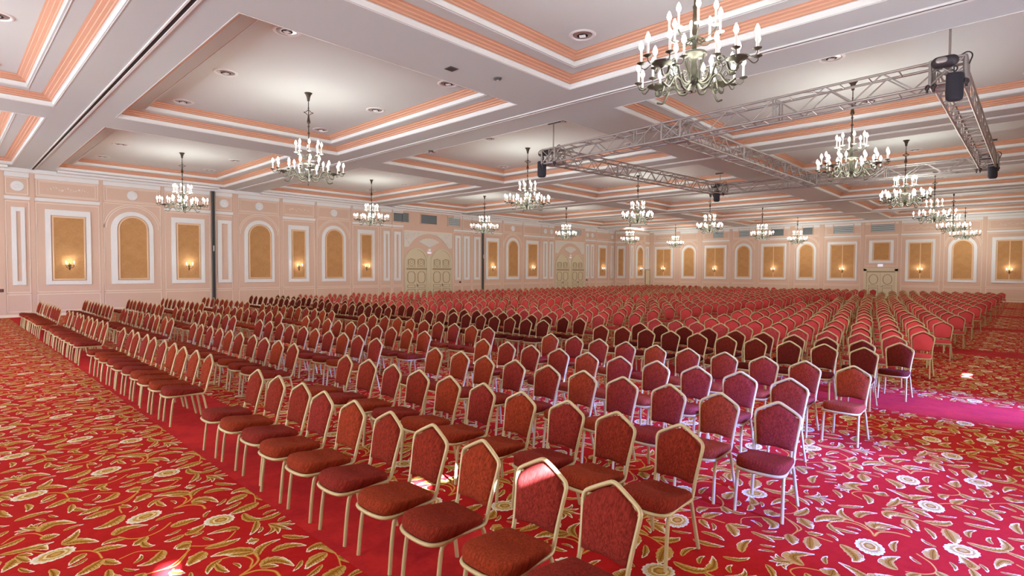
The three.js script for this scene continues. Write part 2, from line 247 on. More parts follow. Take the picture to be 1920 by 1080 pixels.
// ------------------------------------------------------------------ walls. Local frame: u to the right seen from the room, v up, w out of the wall
const F = 0.045;
const frameRing = (u0, u1, v0, v1, t, w0, w1) => [bx(u0, u1, v0, v0 + t, w0, w1), bx(u0, u1, v1 - t, v1, w0, w1), bx(u0, u0 + t, v0 + t, v1 - t, w0, w1), bx(u1 - t, u1, v0 + t, v1 - t, w0, w1)];
function archShape(u0, u1, v0, v1) {                                   // round-headed outline, v1 = crown
  const r = (u1 - u0) / 2, s = new THREE.Shape(); s.moveTo(u0, v0); s.lineTo(u1, v0); s.lineTo(u1, v1 - r); s.absarc((u0 + u1) / 2, v1 - r, r, 0, Math.PI, false); s.lineTo(u0, v0); return s;
}
const extrude = (s, d, w0, bevel = 0, seg = 14) => { const g = new THREE.ExtrudeGeometry(s, { depth: d - 2 * bevel, bevelEnabled: bevel > 0, bevelThickness: bevel, bevelSize: bevel, bevelOffset: -bevel, bevelSegments: 2, curveSegments: seg }); g.translate(0, 0, w0 + bevel); return g; };
function archRing(u0, u1, v0, v1, t, w0, w1, foot = true) {
  if (!foot) { const r = (u1 - u0) / 2, c = (u0 + u1) / 2, k = new THREE.Shape(); k.moveTo(u0, v0); k.lineTo(u0 + t, v0); k.lineTo(u0 + t, v1 - r); k.absarc(c, v1 - r, r - t, Math.PI, 0, true); k.lineTo(u1 - t, v0); k.lineTo(u1, v0); k.lineTo(u1, v1 - r); k.absarc(c, v1 - r, r, 0, Math.PI, false); k.lineTo(u0, v0); return extrude(k, w1 - w0, w0, 0.008); }
  const s = archShape(u0, u1, v0, v1), h = archShape(u0 + t, u1 - t, v0 + t, v1 - t); s.holes.push(new THREE.Path(h.getPoints(14).reverse())); return extrude(s, w1 - w0, w0, 0.008);
}
const PAN = { v0: 1.44, v1: 4.92, g0: 1.66, g1: 4.62 };
function bayMouldings(w, u0, u1, kind) {
  const lines = [...frameRing(u0, u1, 0.23, 1.03, 0.035, 0, 0.02)];
  if (kind === 'A') {
    const r = (u1 - u0) / 2, c = (u0 + u1) / 2, sp = 5.42 - r;
    lines.push(bx(u0, u0 + 0.035, 1.1, sp, 0, 0.02), bx(u1 - 0.035, u1, 1.1, sp, 0, 0.02), bx(u0, u1, 1.1, 1.135, 0, 0.02));
    for (const q of [r, r - 0.09]) { const s = new THREE.Shape(); s.absarc(c, sp, q, 0, Math.PI, false); s.absarc(c, sp, q - 0.035, Math.PI, 0, true); lines.push(extrude(s, 0.02, 0)); }
    lines.push(bx(u0, u0 + 0.035, sp, 5.4, 0, 0.02), bx(u1 - 0.035, u1, sp, 5.4, 0, 0.02), bx(u0, u1, 5.4, 5.43, 0, 0.02));
  } else lines.push(...frameRing(u0, u1, 1.1, 5.2, 0.035, 0, 0.02));
  lines.push(...frameRing(u0 + 0.03, u1 - 0.03, 5.5, 6.24, 0.03, 0, 0.02));
  if (kind !== 'N') lines.push(...frameRing(u0 + 0.13, u1 - 0.13, 5.56, 6.18, 0.022, 0, 0.014));
  part('panel_moulding', lines, M.line, w);
  part('frieze_band', [bx(u0, u1, 6.27, 6.44, 0, 0.05), bx(u0, u1, 6.44, 6.47, 0, 0.08)], M.white, w);
  if (kind !== 'A') part('frieze_moulding', [bx(u0 - 0.02, u1 + 0.02, 5.27, 5.37, 0, 0.06), bx(u0 - 0.03, u1 + 0.03, 5.37, 5.41, 0, 0.09)], M.white, w);
}
const medallionGeo = lathe([[0, 0.05], [0.06, 0.05], [0.07, 0.03], [0.13, 0.03], [0.15, 0.055], [0.21, 0.055], [0.235, 0.03], [0.24, 0]], 24); medallionGeo.rotateX(Math.PI / 2);
const medallion = (w, u, v, s = 1) => part('round_medallion', at(medallionGeo.clone().scale(s, s, 1), u, v, 0), M.white, w);
const bead = new THREE.SphereGeometry(1, 8, 6);
function garland(w, u, v, span) {
  const k = []; for (let i = 0; i < 15; i++) { const t = i / 14 - 0.5; const g = bead.clone(); g.scale(0.035 + 0.03 * ((i * 7) % 3) / 2, 0.03 + 0.02 * (i % 2), 0.03); g.rotateZ(i % 2 ? 0.5 : -0.4); g.translate(u + t * span, v + 0.05 * Math.cos(t * 19), 0.01); k.push(g); }
  part('garland_relief', k, M.line, w);
}
function pilasters(w, list) { for (const [a, b] of list) part('pilaster', [bx(a, b, 0.14, 6.5, 0, 0.03)], M.peach, w); }

// the sconce: backplate, stem, two or three arms with candles
const sconceParts = (() => {
  const plate = lathe([[0, -0.2], [0.02, -0.2], [0.035, -0.14], [0.025, -0.08], [0.05, 0], [0.03, 0.07], [0.018, 0.12], [0, 0.16]], 10); plate.scale(1, 1, 0.5); plate.translate(0, 0, 0.02);
  const arm = (s) => tube([[0, -0.04, 0.03], [s * 0.06, -0.1, 0.09], [s * 0.13, -0.06, 0.13], [s * 0.15, 0.02, 0.13]], 0.011, 16, 6), curl = (s) => tube([[s * 0.02, 0.02, 0.03], [s * 0.05, 0.05, 0.06], [s * 0.08, 0.0, 0.08], [s * 0.05, -0.03, 0.07]], 0.007, 12, 5), dish = lathe([[0.008, 0], [0.04, 0.012], [0.045, 0.025], [0.015, 0.02]], 10);
  const candle = lathe([[0, 0], [0.013, 0], [0.013, 0.10], [0, 0.10]], 8), bulb = lathe([[0, 0], [0.012, 0.012], [0.019, 0.035], [0.012, 0.07], [0, 0.092]], 8);
  return { plate, arm, curl, dish, candle, bulb };
})();
const sconces = [];
function sconce(pos, turn, label) {
  const t = thing('wall_sconce', label, 'wall lamp', pos, turn, 'candle sconces on the gold panels');
  part('backplate', sconceParts.plate, M.ironbrass, t);
  for (const s of [-1, 1]) {
    const a = part('arm', sconceParts.arm(s), M.ironbrass, t); part('curl', sconceParts.curl(s), M.ironbrass, a); part('drip_dish', at(sconceParts.dish, s * 0.15, 0.02, 0.13), M.ironbrass, a);
    part('candle', at(sconceParts.candle, s * 0.15, 0.035, 0.13), M.candle, a); part('bulb', at(sconceParts.bulb, s * 0.15, 0.135, 0.13), M.bulb, a);
  }
  const l = new THREE.PointLight(LAMP, SCONCE_LAMP, 0, 2); l.position.set(0, 0.2, 0.24); l.castShadow = true; l.shadow.radius = 2; t.add(l);
  sconces.push(t); return t;
}
// gold cloth panel in its frames; U(u, v, w) gives the world point of a wall-local point
function goldPanel(W, kind, u0, u1, g0, g1, v0, v1, h0, h1, label, strip) {
  const c = (u0 + u1) / 2, t = thing('framed_cloth_panel', label, 'panel', W.at(c, 0, 0), W.turn, 'gold cloth panels along the walls');
  const a = u0 - c, b = u1 - c, p = g0 - c, q = g1 - c;
  if (kind === 'A') {
    const r = archShape(a, b, v0, v1), hole = archShape(p - 0.03, q + 0.03, h0 - 0.03, h1 + 0.03); r.holes.push(new THREE.Path(hole.getPoints(14).reverse()));
    part('white_frame', extrude(r, 0.06, 0, 0.015), M.white, t);
    part('beading', archRing(p, q, h0, h1, 0.07, 0.0, 0.075), M.cord, t);
    part('gold_cloth', extrude(archShape(p + 0.07, q - 0.07, h0 + 0.07, h1 - 0.07), 0.05, 0), M.cloth, t);
  } else {
    const r = new THREE.Shape([[a, v0], [b, v0], [b, v1], [a, v1]].map((k) => new THREE.Vector2(...k))); r.holes.push(new THREE.Path([[p - 0.03, h0 - 0.03], [p - 0.03, h1 + 0.03], [q + 0.03, h1 + 0.03], [q + 0.03, h0 - 0.03]].map((k) => new THREE.Vector2(...k))));
    part('white_frame', extrude(r, 0.06, 0, 0.015), M.white, t);
    part('beading', frameRing(p, q, h0, h1, 0.06, 0, 0.075), M.cord, t);
    part('gold_cloth', bx(p + 0.06, q - 0.06, h0 + 0.06, h1 - 0.06, 0, 0.05), M.cloth, t);
    if (strip) part('centre_strip', bx((p + q) / 2 - 0.025, (p + q) / 2 + 0.025, h0 + 0.06, h1 - 0.06, 0.05, 0.065), M.cord, t);
  }
  return t;
}
function narrowPanel(w, u0, u1, g0, g1) {
  const s = new THREE.Shape([[u0, 1.44], [u1, 1.44], [u1, 4.94], [u0, 4.94]].map((k) => new THREE.Vector2(...k))); s.holes.push(new THREE.Path([[g0, 1.63], [g0, 4.74], [g1, 4.74], [g1, 1.63]].map((k) => new THREE.Vector2(...k))));
  part('narrow_white_frame', extrude(s, 0.06, 0, 0.015), M.white, w);
}
function friezeWindow(n, W, u0, u1, v0, v1, blind) {
  const o = struct('window_' + n, W.at((u0 + u1) / 2, 0, 0), W.turn), h = (u1 - u0) / 2;
  part('window_frame', frameRing(-h - 0.05, h + 0.05, v0 - 0.05, v1 + 0.05, 0.06, 0, 0.07), M.peach, o);
  part('pane', bx(-h, h, v0, v1, 0.005, 0.02), M.glass, o);
  if (blind) for (let k = 0; k < 5; k++) { const y = v0 + ((k + 0.5) / 5) * (v1 - v0); const g = bx(-h + 0.02, h - 0.02, y - 0.055, y + 0.055, 0.025, 0.035); part('blind_slat', g, M.blind, o); }
}
const wallFrame = (pos, turn) => { const q = new THREE.Matrix4().makeRotationY(turn); return { turn, pos, at: (u, v, w) => V(u, v, w).applyMatrix4(q).add(V(...pos)).toArray() }; };
const LEFT = wallFrame([WL, 0, 0], Math.PI / 2), BACK = wallFrame([0, 0, WB], 0), STEP = wallFrame([0, 0, -50.84], 0), SEG = wallFrame([-30.95, 0, 0], Math.PI / 2);

// ---- the long wall with the arched doors
let nWin = 1;
{
  const w = struct('wall_left', LEFT.pos, LEFT.turn);
  part('plaster', bx(-WF, 50.84, 0, HB + 0.02, -0.3, 0), M.peach, w);
  part('baseboard', [bx(-WF, 23.1, 0, 0.12, 0, 0.035), bx(27.8, 40.4, 0, 0.12, 0, 0.035), bx(45.3, 50.84, 0, 0.12, 0, 0.035)], M.line, w);
  part('cornice', [bx(-WF, 50.84, 6.56, HB, 0, 0.1), bx(-WF, 50.84, 6.5, 6.57, 0, 0.05)], M.white, w);
  for (const b of [...BAYS]) { part('ceiling_edge_moulding', bx(-b[1] + 0.1, -b[0] - 0.1, HB - 0.09, HB, 0.28, 0.62), M.white, w); }
  const T = [
    ['N', -0.3, 0.45, -0.12, 0.3, 0.05, 0.16], ['N', 0.62, 1.8, 0.8, 1.62, 1.0, 1.4],
    ['N', 2.05, 2.87, 2.25, 2.71, 2.42, 2.56], ['R', 3.07, 5.41, 3.39, 5.07, 3.63, 4.85, 4.25], ['A', 5.57, 7.99, 5.85, 7.65, 6.15, 7.42], ['R', 8.16, 10.33, 8.45, 10.06, 8.7, 9.82, 9.28],
    ['N', 10.62, 11.5, 10.71, 11.44, 10.93, 11.24], ['A', 11.81, 14.17, 12.13, 13.85, 12.37, 13.66], ['R', 14.36, 16.4, 14.69, 16.01, 14.92, 15.77, 15.35], ['A', 16.54, 18.9, 16.87, 18.55, 17.12, 18.36],
    ['R', 19.06, 21.08, 19.42, 20.74, 19.66, 20.53, 20.11], ['N', 21.21, 22.13, 21.47, 21.95, 21.64, 21.82], ['N', 22.22, 23.10, 22.35, 22.9, 22.53, 22.71], ['N', 27.85, 28.74, 28.02, 28.58, 28.24, 28.41],
    ['N', 28.8, 29.78, 28.91, 29.54, 29.14, 29.31], ['N', 29.83, 30.84, 30.01, 30.72, 30.25, 30.54], ['R', 31.15, 33.23, 31.39, 32.9, 31.6, 32.71, 32.2], ['A', 33.42, 35.87, 33.82, 35.45, 34.05, 35.31],
    ['R', 36.01, 38.44, 36.37, 38.06, 36.62, 37.91, 37.31], ['N', 38.51, 39.44, 38.74, 39.36, 38.93, 39.17], ['N', 39.52, 40.36, 39.68, 40.23, 39.83, 40.07], ['N', 45.32, 46.22, 45.48, 46.03, 45.66, 45.85],
    ['N', 46.27, 47.27, 46.36, 46.89, 46.55, 46.74], ['R', 47.37, 49.66, 47.66, 49.25, 47.92, 49.05, 48.5], ['N', 49.76, 50.75, 50.07, 50.6, 50.23, 50.44],
  ];
  let nr = 0, na = 0; const ends = [];
  for (const [k, m0, m1, a, b, g0, g1, s] of T) {
    bayMouldings(w, m0, m1, k); ends.push(m0, m1);
    const c = (a + b) / 2;
    if (k === 'N') { narrowPanel(w, a, b, g0, g1); if (!(m0 > 21 && m0 < 30)) medallion(w, c, 5.87); }
    if (k === 'A') { goldPanel(LEFT, 'A', a, b, g0, g1, PAN.v0, 5.06, PAN.g0, 4.82, `${ORD[na]} round-arched gold cloth panel from the viewer on the wall with arched doors`); na++; medallion(w, (m0 + m1) / 2, 5.87); }
    if (k === 'R') {
      goldPanel(LEFT, 'R', a, b, g0, g1, PAN.v0, PAN.v1, PAN.g0, PAN.g1, `${ORD[nr]} rectangular gold cloth panel from the viewer on the wall with arched doors`);
      sconce(LEFT.at((g0 + g1) / 2, 2.33, 0.05), LEFT.turn, `candle sconce on the ${ORD[nr]} rectangular gold panel along the wall with arched doors`); nr++;
      if (m0 < 21) garland(w, (m0 + m1) / 2, 5.87, (m1 - m0) * 0.62);
    }
  }
  for (let i = 1; i + 1 < ends.length; i += 2) if (ends[i + 1] - ends[i] < 0.6) part('pilaster', bx(ends[i] + 0.02, ends[i + 1] - 0.02, 0.12, 6.5, 0, 0.025), M.peach, w);
  for (const [a, b] of [[22.26, 23.59], [24.67, 26.18], [27.29, 28.49]]) friezeWindow(nWin++, LEFT, a, b, 5.66, 6.34, a > 27);
  friezeWindow(nWin++, LEFT, 41.2, 44.6, 5.72, 6.3, true);

  // a bay with two arched double doors under a carved spandrel
  [23.17, 40.5].forEach((u0, i) => {
    const o = struct('door_' + (i + 1), LEFT.at(u0, 0, 0), LEFT.turn), wd = i ? 4.7 : 4.55, c = wd / 2;
    const sp = new THREE.Shape([[0.02, 3.9], [wd - 0.02, 3.9], [wd - 0.02, 5.03], [0.02, 5.03]].map((k) => new THREE.Vector2(...k)));
    const R = 2.2, y0 = 2.72, th = Math.asin((3.9 - y0) / R), arcs = []; for (let k = 0; k <= 20; k++) { const t = th + (Math.PI - 2 * th) * (k / 20); arcs.push(new THREE.Vector2(c + Math.cos(t) * R, y0 + Math.sin(t) * R)); }
    const poly = [new THREE.Vector2(wd - 0.02, 3.9), new THREE.Vector2(wd - 0.02, 5.03), new THREE.Vector2(0.02, 5.03), new THREE.Vector2(0.02, 3.9), ...arcs.slice().reverse()];
    part('carved_spandrel', extrude(new THREE.Shape(poly), 0.04, 0), M.ornament, o);
    const bits = []; for (let k = 0; k < 90; k++) { const x = 0.1 + rnd() * (wd - 0.2), y = 3.95 + rnd() * 1.0, d = Math.hypot(x - c, y - y0); if (d < R + 0.1) continue; const g = bead.clone(); g.scale(rr(0.04, 0.1), rr(0.02, 0.04), 0.025); g.rotateZ(rnd() * 3); g.translate(x, y, 0.045); bits.push(g); }
    part('spandrel_relief', bits, M.line, o);
    part('top_moulding', [bx(0, wd, 5.03, 5.1, 0, 0.06)], M.line, o);
    const fan = new THREE.Shape(); fan.moveTo(c, 3.9); for (let k = 0; k <= 14; k++) { const t = 0.72 + (1.7 * k) / 14, q = k % 2 ? 0.98 : 0.92; fan.lineTo(c + Math.cos(t) * q * 1.38, 3.78 + Math.sin(t) * q * 0.84); } fan.lineTo(c, 3.9);
    part('carved_fan', extrude(fan, 0.06, 0, 0.01), M.ornament, o);
    part('keystone', [bx(c - 0.12, c + 0.12, 3.62, 3.8, 0, 0.1)], M.white, o);
    part('exit_lamp', bx(c - 0.16, c + 0.16, 3.45, 3.56, 0.02, 0.1), M.exit, o);
    part('centre_post', bx(c - 0.16, c + 0.16, 0, 3.3, 0, 0.05), M.cream, o);
    for (const [a, b] of [[0.06, c - 0.16], [c + 0.16, wd - 0.06]]) {
      const m = (a + b) / 2, r = (b - a) / 2, top = 3.82;
      part('arched_architrave', archRing(a, b, 0, top, 0.11, 0, 0.12, false), M.cream, o);
      part('tympanum', extrude(archShape(a + 0.11, b - 0.11, 2.26, top - 0.11), 0.04, 0), M.cream, o);
      part('lintel', [bx(a + 0.08, b - 0.08, 2.22, 2.32, 0, 0.1), bx(a + 0.06, b - 0.06, 2.32, 2.35, 0, 0.13)], M.creamDark, o);
      for (const s of [-1, 1]) {
        const x = m + s * r * 0.42; const t2 = new THREE.TorusGeometry(0.26, 0.022, 6, 24); const rr2 = new THREE.TorusGeometry(0.12, 0.018, 6, 16);
        part('tympanum_roundel', [at(t2, x, 2.78, 0.05), at(rr2, x, 2.78, 0.05), ...frameRing(x - 0.32, x + 0.32, 2.42, 3.0, 0.03, 0.04, 0.06)], M.creamDark, o);
        const l0 = s < 0 ? a + 0.12 : m + 0.008, l1 = s < 0 ? m - 0.008 : b - 0.12, lc = (l0 + l1) / 2, hw = (l1 - l0) / 2 - 0.1;
        const leaf = part('door_leaf', bx(l0, l1, 0.02, 2.22, 0, 0.05), M.cream, o);
        const oct = new THREE.Shape([[-hw, 1.42], [-hw + 0.14, 1.24], [hw - 0.14, 1.24], [hw, 1.42], [hw, 1.92], [hw - 0.14, 2.1], [-hw + 0.14, 2.1], [-hw, 1.92]].map((k) => new THREE.Vector2(k[0] + lc, k[1])));
        const oin = new THREE.Path([[-hw, 1.42], [-hw + 0.14, 1.24], [hw - 0.14, 1.24], [hw, 1.42], [hw, 1.92], [hw - 0.14, 2.1], [-hw + 0.14, 2.1], [-hw, 1.92]].map((k) => new THREE.Vector2(lc + k[0] * 0.86, 1.67 + (k[1] - 1.67) * 0.9)).reverse()); oct.holes.push(oin);
        part('octagonal_panel', [extrude(oct, 0.03, 0.05, 0.006), ...frameRing(lc - hw, lc + hw, 0.9, 1.12, 0.03, 0.05, 0.07), ...frameRing(lc - hw, lc + hw, 0.15, 0.8, 0.03, 0.05, 0.07)], M.creamDark, leaf);
        if (s > 0) part('door_handle', [bx(l0 + 0.03, l0 + 0.07, 0.98, 1.18, 0.05, 0.07), rod([l0 + 0.05, 1.06, 0.06], [l0 + 0.05, 1.06, 0.12], 0.012), rod([l0 + 0.05, 1.06, 0.12], [l0 + 0.18, 1.06, 0.12], 0.011)], M.dark, leaf);
      }
    }
  });
}
// jambs where the folding partitions meet the wall
[[10.47, 0.15, 'tall dark grey partition jamb post by the sixth gold panel'], [30.97, 0.13, 'tall slim dark partition jamb post beyond the nearer arched doors']].forEach(([u, d, label]) => {
  const t = thing('jamb_post', label, 'post', LEFT.at(u, 0, 0), LEFT.turn);
  part('channel', [bx(-d / 2, d / 2, 0, 6.5, 0.03, 0.05), bx(-d / 2, -d / 2 + 0.03, 0, 6.5, 0.03, 0.16), bx(d / 2 - 0.03, d / 2, 0, 6.5, 0.03, 0.16)], M.jamb, t);
  part('seal_strip', bx(-d / 2 + 0.03, d / 2 - 0.03, 0.02, 6.48, 0.05, 0.11), M.dark, t); part('latch', bx(-0.03, 0.03, 3.2, 3.5, 0.11, 0.17), M.steel, t);
});
for (const [u, v, label] of [[1.87, 1.21, 'small dark wall box on the dado beside the first narrow white frame'], [28.55, 1.26, 'small dark wall box just past the nearer arched doors'], [45.7, 1.27, 'small dark wall box just past the farther arched doors']]) {
  const t = thing('wall_box', label, 'switch', LEFT.at(u, v, 0), LEFT.turn); part('housing', bx(-0.08, 0.08, -0.07, 0.07, 0, 0.05), M.dark, t); part('button', bx(-0.03, 0.03, -0.03, 0.03, 0.05, 0.06), std([0.3, 0.02, 0.02]), t);
}
// ---- the set-back corner and the far wall
{
  const st = struct('wall_corner', STEP.pos, 0);
  part('plaster', bx(WL - 0.3, -30.97, 0, HB + 0.02, -0.3, 0), M.peach, st);
  bayMouldings(st, -32.6, -31.15, 'R'); part('baseboard', bx(WL, -30.98, 0, 0.12, 0, 0.03), M.line, st);
  goldPanel(STEP, 'R', -32.42, -31.4, -32.27, -31.6, PAN.v0, PAN.v1, PAN.g0, PAN.g1, 'slim gold cloth panel on the short return wall in the far corner');
  const sg = struct('wall_corner_side', SEG.pos, SEG.turn);
  part('plaster', bx(50.86, 55.4, 0, HB + 0.02, -0.3, 0), M.peach, sg);
  bayMouldings(sg, 50.95, 51.8, 'N'); narrowPanel(sg, 51.09, 51.64, 51.25, 51.48); bayMouldings(sg, 51.98, 54.05, 'A'); bayMouldings(sg, 54.15, 55.05, 'N');
  goldPanel(SEG, 'A', 52.19, 53.88, 52.5, 53.65, PAN.v0, 5.06, PAN.g0, 4.82, 'round-arched gold cloth panel with a sconce beside the far corner');
  sconce(SEG.at(53.1, 2.33, 0.05), SEG.turn, 'candle sconce on the arched gold panel beside the far corner');
  narrowPanel(sg, 54.3, 54.9, 54.5, 54.7);
  const dr = struct('door_3', SEG.at(54.6, 0, 0), SEG.turn);
  part('door_leaf', bx(-0.42, 0.42, 0, 2.3, 0.07, 0.11), M.cream, dr); part('door_frame', frameRing(-0.5, 0.5, -0.02, 2.4, 0.08, 0.06, 0.13), M.creamDark, dr);
  const w = struct('wall_back', BACK.pos, 0);
  part('plaster', bx(-31.3, WR + 0.3, 0, HB + 0.02, -0.3, 0), M.peach, w);
  part('baseboard', [bx(-30.95, -10.3, 0, 0.12, 0, 0.035), bx(-7.8, WR, 0, 0.12, 0, 0.035)], M.line, w);
  part('cornice', [bx(-30.95, WR, 6.56, HB, 0, 0.1), bx(-30.95, WR, 6.5, 6.57, 0, 0.05)], M.white, w);
  const T = [['R', -30.36, -27.86, -30.23, -28.05, -30.03, -28.3], ['A', -27.24, -25.26, -27.06, -25.44, -26.81, -25.61], ['R', -24.74, -21.94, -24.51, -22.21, -24.33, -22.43], ['A', -21.62, -19.43, -21.35, -19.68, -21.12, -19.9],
    ['R', -19.08, -16.27, -18.83, -16.55, -18.63, -16.74], ['A', -15.85, -13.75, -15.67, -14.01, -15.42, -14.22], ['R', -13.36, -10.54, -13.1, -10.78, -12.84, -10.97], ['R', -7.65, -5.09, -7.36, -5.4, -7.12, -5.6],
    ['A', -4.86, -2.54, -4.59, -2.82, -4.33, -3.07], ['R', -2.29, 0.27, -1.99, -0.02, -1.72, -0.24]];
  let nr = 0, na = 0;
  for (const [k, m0, m1, a, b, g0, g1] of T) {
    bayMouldings(w, m0, m1, k);
    if (k === 'A') goldPanel(BACK, 'A', a, b, g0, g1, PAN.v0, 5.0, PAN.g0, 4.76, `${ORD[na++]} round-arched gold cloth panel from the far corner along the end wall`);
    else {
      goldPanel(BACK, 'R', a, b, g0, g1, PAN.v0, 4.9, PAN.g0, 4.64, `${ORD[nr]} rectangular gold cloth panel from the far corner along the end wall`, true);
      sconce(BACK.at((g0 + g1) / 2, 2.33, 0.065), 0, `candle sconce on the ${ORD[nr]} rectangular gold panel from the corner, end wall`); nr++;
      if (m0 < -28 || m0 > -8) garland(w, (m0 + m1) / 2, 5.87, (m1 - m0) * 0.6);
    }
  }
  for (const [a, b] of [[-27.8, -27.3], [-25.2, -24.8], [-21.9, -21.65], [-19.4, -19.1], [-16.2, -15.9], [-13.7, -13.4], [-10.5, -10.28], [-7.82, -7.7], [-5.05, -4.9], [-2.5, -2.33]]) part('pilaster', bx(a, b, 0.12, 6.5, 0, 0.025), M.peach, w);
  for (const [a, b] of [[-23.62, -22.54], [-20.98, -19.96], [-17.89, -16.81], [-15.17, -14.32], [-12.65, -11.11], [-9.81, -8.14]]) friezeWindow(nWin++, BACK, a, b, 5.62, 6.42, a < -18 || a > -14);
  goldPanel(BACK, 'R', -9.92, -8.17, -9.62, -8.42, 2.98, 4.92, 3.2, 4.74, 'small square gold cloth panel above the double door in the end wall');
  part('panel_moulding', [...frameRing(-10.22, -7.88, 2.72, 5.2, 0.035, 0, 0.02), bx(-10.24, -7.86, 5.27, 5.41, 0, 0.07), bx(-10.24, -7.86, 6.27, 6.44, 0, 0.05)], M.line, w);
  const d = struct('door_4', BACK.at(-9.05, 0, 0), 0);
  part('door_frame', [bx(-1.22, -1.0, 0, 2.5, 0, 0.1), bx(1.0, 1.22, 0, 2.5, 0, 0.1), bx(-1.22, 1.22, 2.3, 2.55, 0, 0.1)], M.cream, d);
  part('reveal', bx(-1.0, 1.0, 2.2, 2.3, 0, 0.06), M.creamDark, d);
  for (const s of [-1, 1]) {
    const lf = part('door_leaf', bx(s < 0 ? -0.98 : 0.01, s < 0 ? -0.01 : 0.98, 0.02, 2.22, 0, 0.04), M.cream, d);
    const o = new THREE.Shape(); o.absellipse(s * 0.5, 1.6, 0.34, 0.44, 0, Math.PI * 2); o.holes.push(new THREE.Path().absellipse(s * 0.5, 1.6, 0.29, 0.39, 0, Math.PI * 2, true));
    part('moulded_panel', [extrude(o, 0.02, 0.04), ...frameRing(s * 0.5 - 0.35, s * 0.5 + 0.35, 0.15, 0.85, 0.03, 0.04, 0.06), ...frameRing(s * 0.5 - 0.35, s * 0.5 + 0.35, 0.92, 1.1, 0.03, 0.04, 0.06)], M.creamDark, lf);
    if (s > 0) part('door_handle', [rod([0.05, 1.0, 0.04], [0.05, 1.0, 0.1], 0.015), rod([0.05, 1.0, 0.1], [0.18, 1.0, 0.1], 0.014)], M.dark, lf);
  }
  const ex = thing('exit_sign', 'small lit white exit sign above the double door in the end wall', 'exit sign', BACK.at(-9.07, 2.78, 0), 0);
  part('lamp_housing', bx(-0.2, 0.2, -0.1, 0.12, 0, 0.08), M.white, ex); part('lit_face', bx(-0.18, 0.18, -0.08, 0.1, 0.08, 0.085), M.exit, ex);
}
// ---- the walls behind and beside the camera: daylight comes in through the tall doorways of the near side wall
{
  const w = struct('wall_right', [WR, 0, 0], -Math.PI / 2);              // local u = z
  const sh = new THREE.Shape([[WB - 0.3, 0], [WF + 0.3, 0], [WF + 0.3, HB + 0.02], [WB - 0.3, HB + 0.02]].map((k) => new THREE.Vector2(...k)));
  const hole = (a, b, c, d) => sh.holes.push(new THREE.Path([[a, c], [a, d], [b, d], [b, c]].map((k) => new THREE.Vector2(...k))));
  for (const [a, b] of DOORS) hole(a, b, 0.01, 2.6);
  const slot = (x, y, z, hw, hh) => { const t = (WR - x) / 85, v = y + 48 * t, u = z + 22 * t; hole(u - hw - 0.006, u + hw + 0.006, v - hh - 0.014, v + hh + 0.014); };   // gaps under the eaves that let a sliver of sun through
  slot(-2.38, 0.843, -2.73, 0.10, 0.025); slot(-4.49, 0, -3.34, 0.07, 0.05); slot(-4.49, 0, -3.66, 0.08, 0.035); slot(-0.91, 0, -15.16, 0.3, 0.025); slot(-4.48, 0, -1.09, 0.05, 0.05);
  const wg = new THREE.ExtrudeGeometry(sh, { depth: 0.05, bevelEnabled: false }); wg.translate(0, 0, -0.05); part('plaster', wg, M.peach, w);
  for (const [a, b] of DOORS) part('doorway_frame', [bx(a - 0.12, a, 0, 2.72, 0, 0.05), bx(b, b + 0.12, 0, 2.72, 0, 0.05), bx(a, b, 2.6, 2.72, 0, 0.05)], M.cream, w);
  const cp = struct('porch_roof'); part('canopy_slab', [bx(WR + 0.06, WR + 5, 2.76, 2.86, -16, 0.5)], M.slab, cp); part('canopy_slab', [bx(WL, WR + 3, 4.7, 4.8, WF + 0.31, WF + 2.3)], M.slab, cp);
  const f = struct('wall_front', [0, 0, WF], Math.PI); 
  const fh = [2, 6.6, 11.2, 15.8, 20.4, 25], fg = []; let q = -WR - 0.3;
  for (const a of fh) { fg.push(bx(q, a, 0, HB + 0.02, -0.3, 0), bx(a, a + 3, 0, 0.5, -0.3, 0), bx(a, a + 3, 4.6, HB + 0.02, -0.3, 0)); q = a + 3; part('window_frame', [...frameRing(a - 0.1, a + 3.1, 0.4, 4.7, 0.1, 0, 0.06), bx(a + 1.46, a + 1.54, 0.5, 4.6, -0.1, 0), bx(a, a + 3, 2.9, 2.98, -0.1, 0)], M.cream, f); }
  fg.push(bx(q, -WL + 0.3, 0, HB + 0.02, -0.3, 0)); part('plaster', fg, M.peach, f);
}
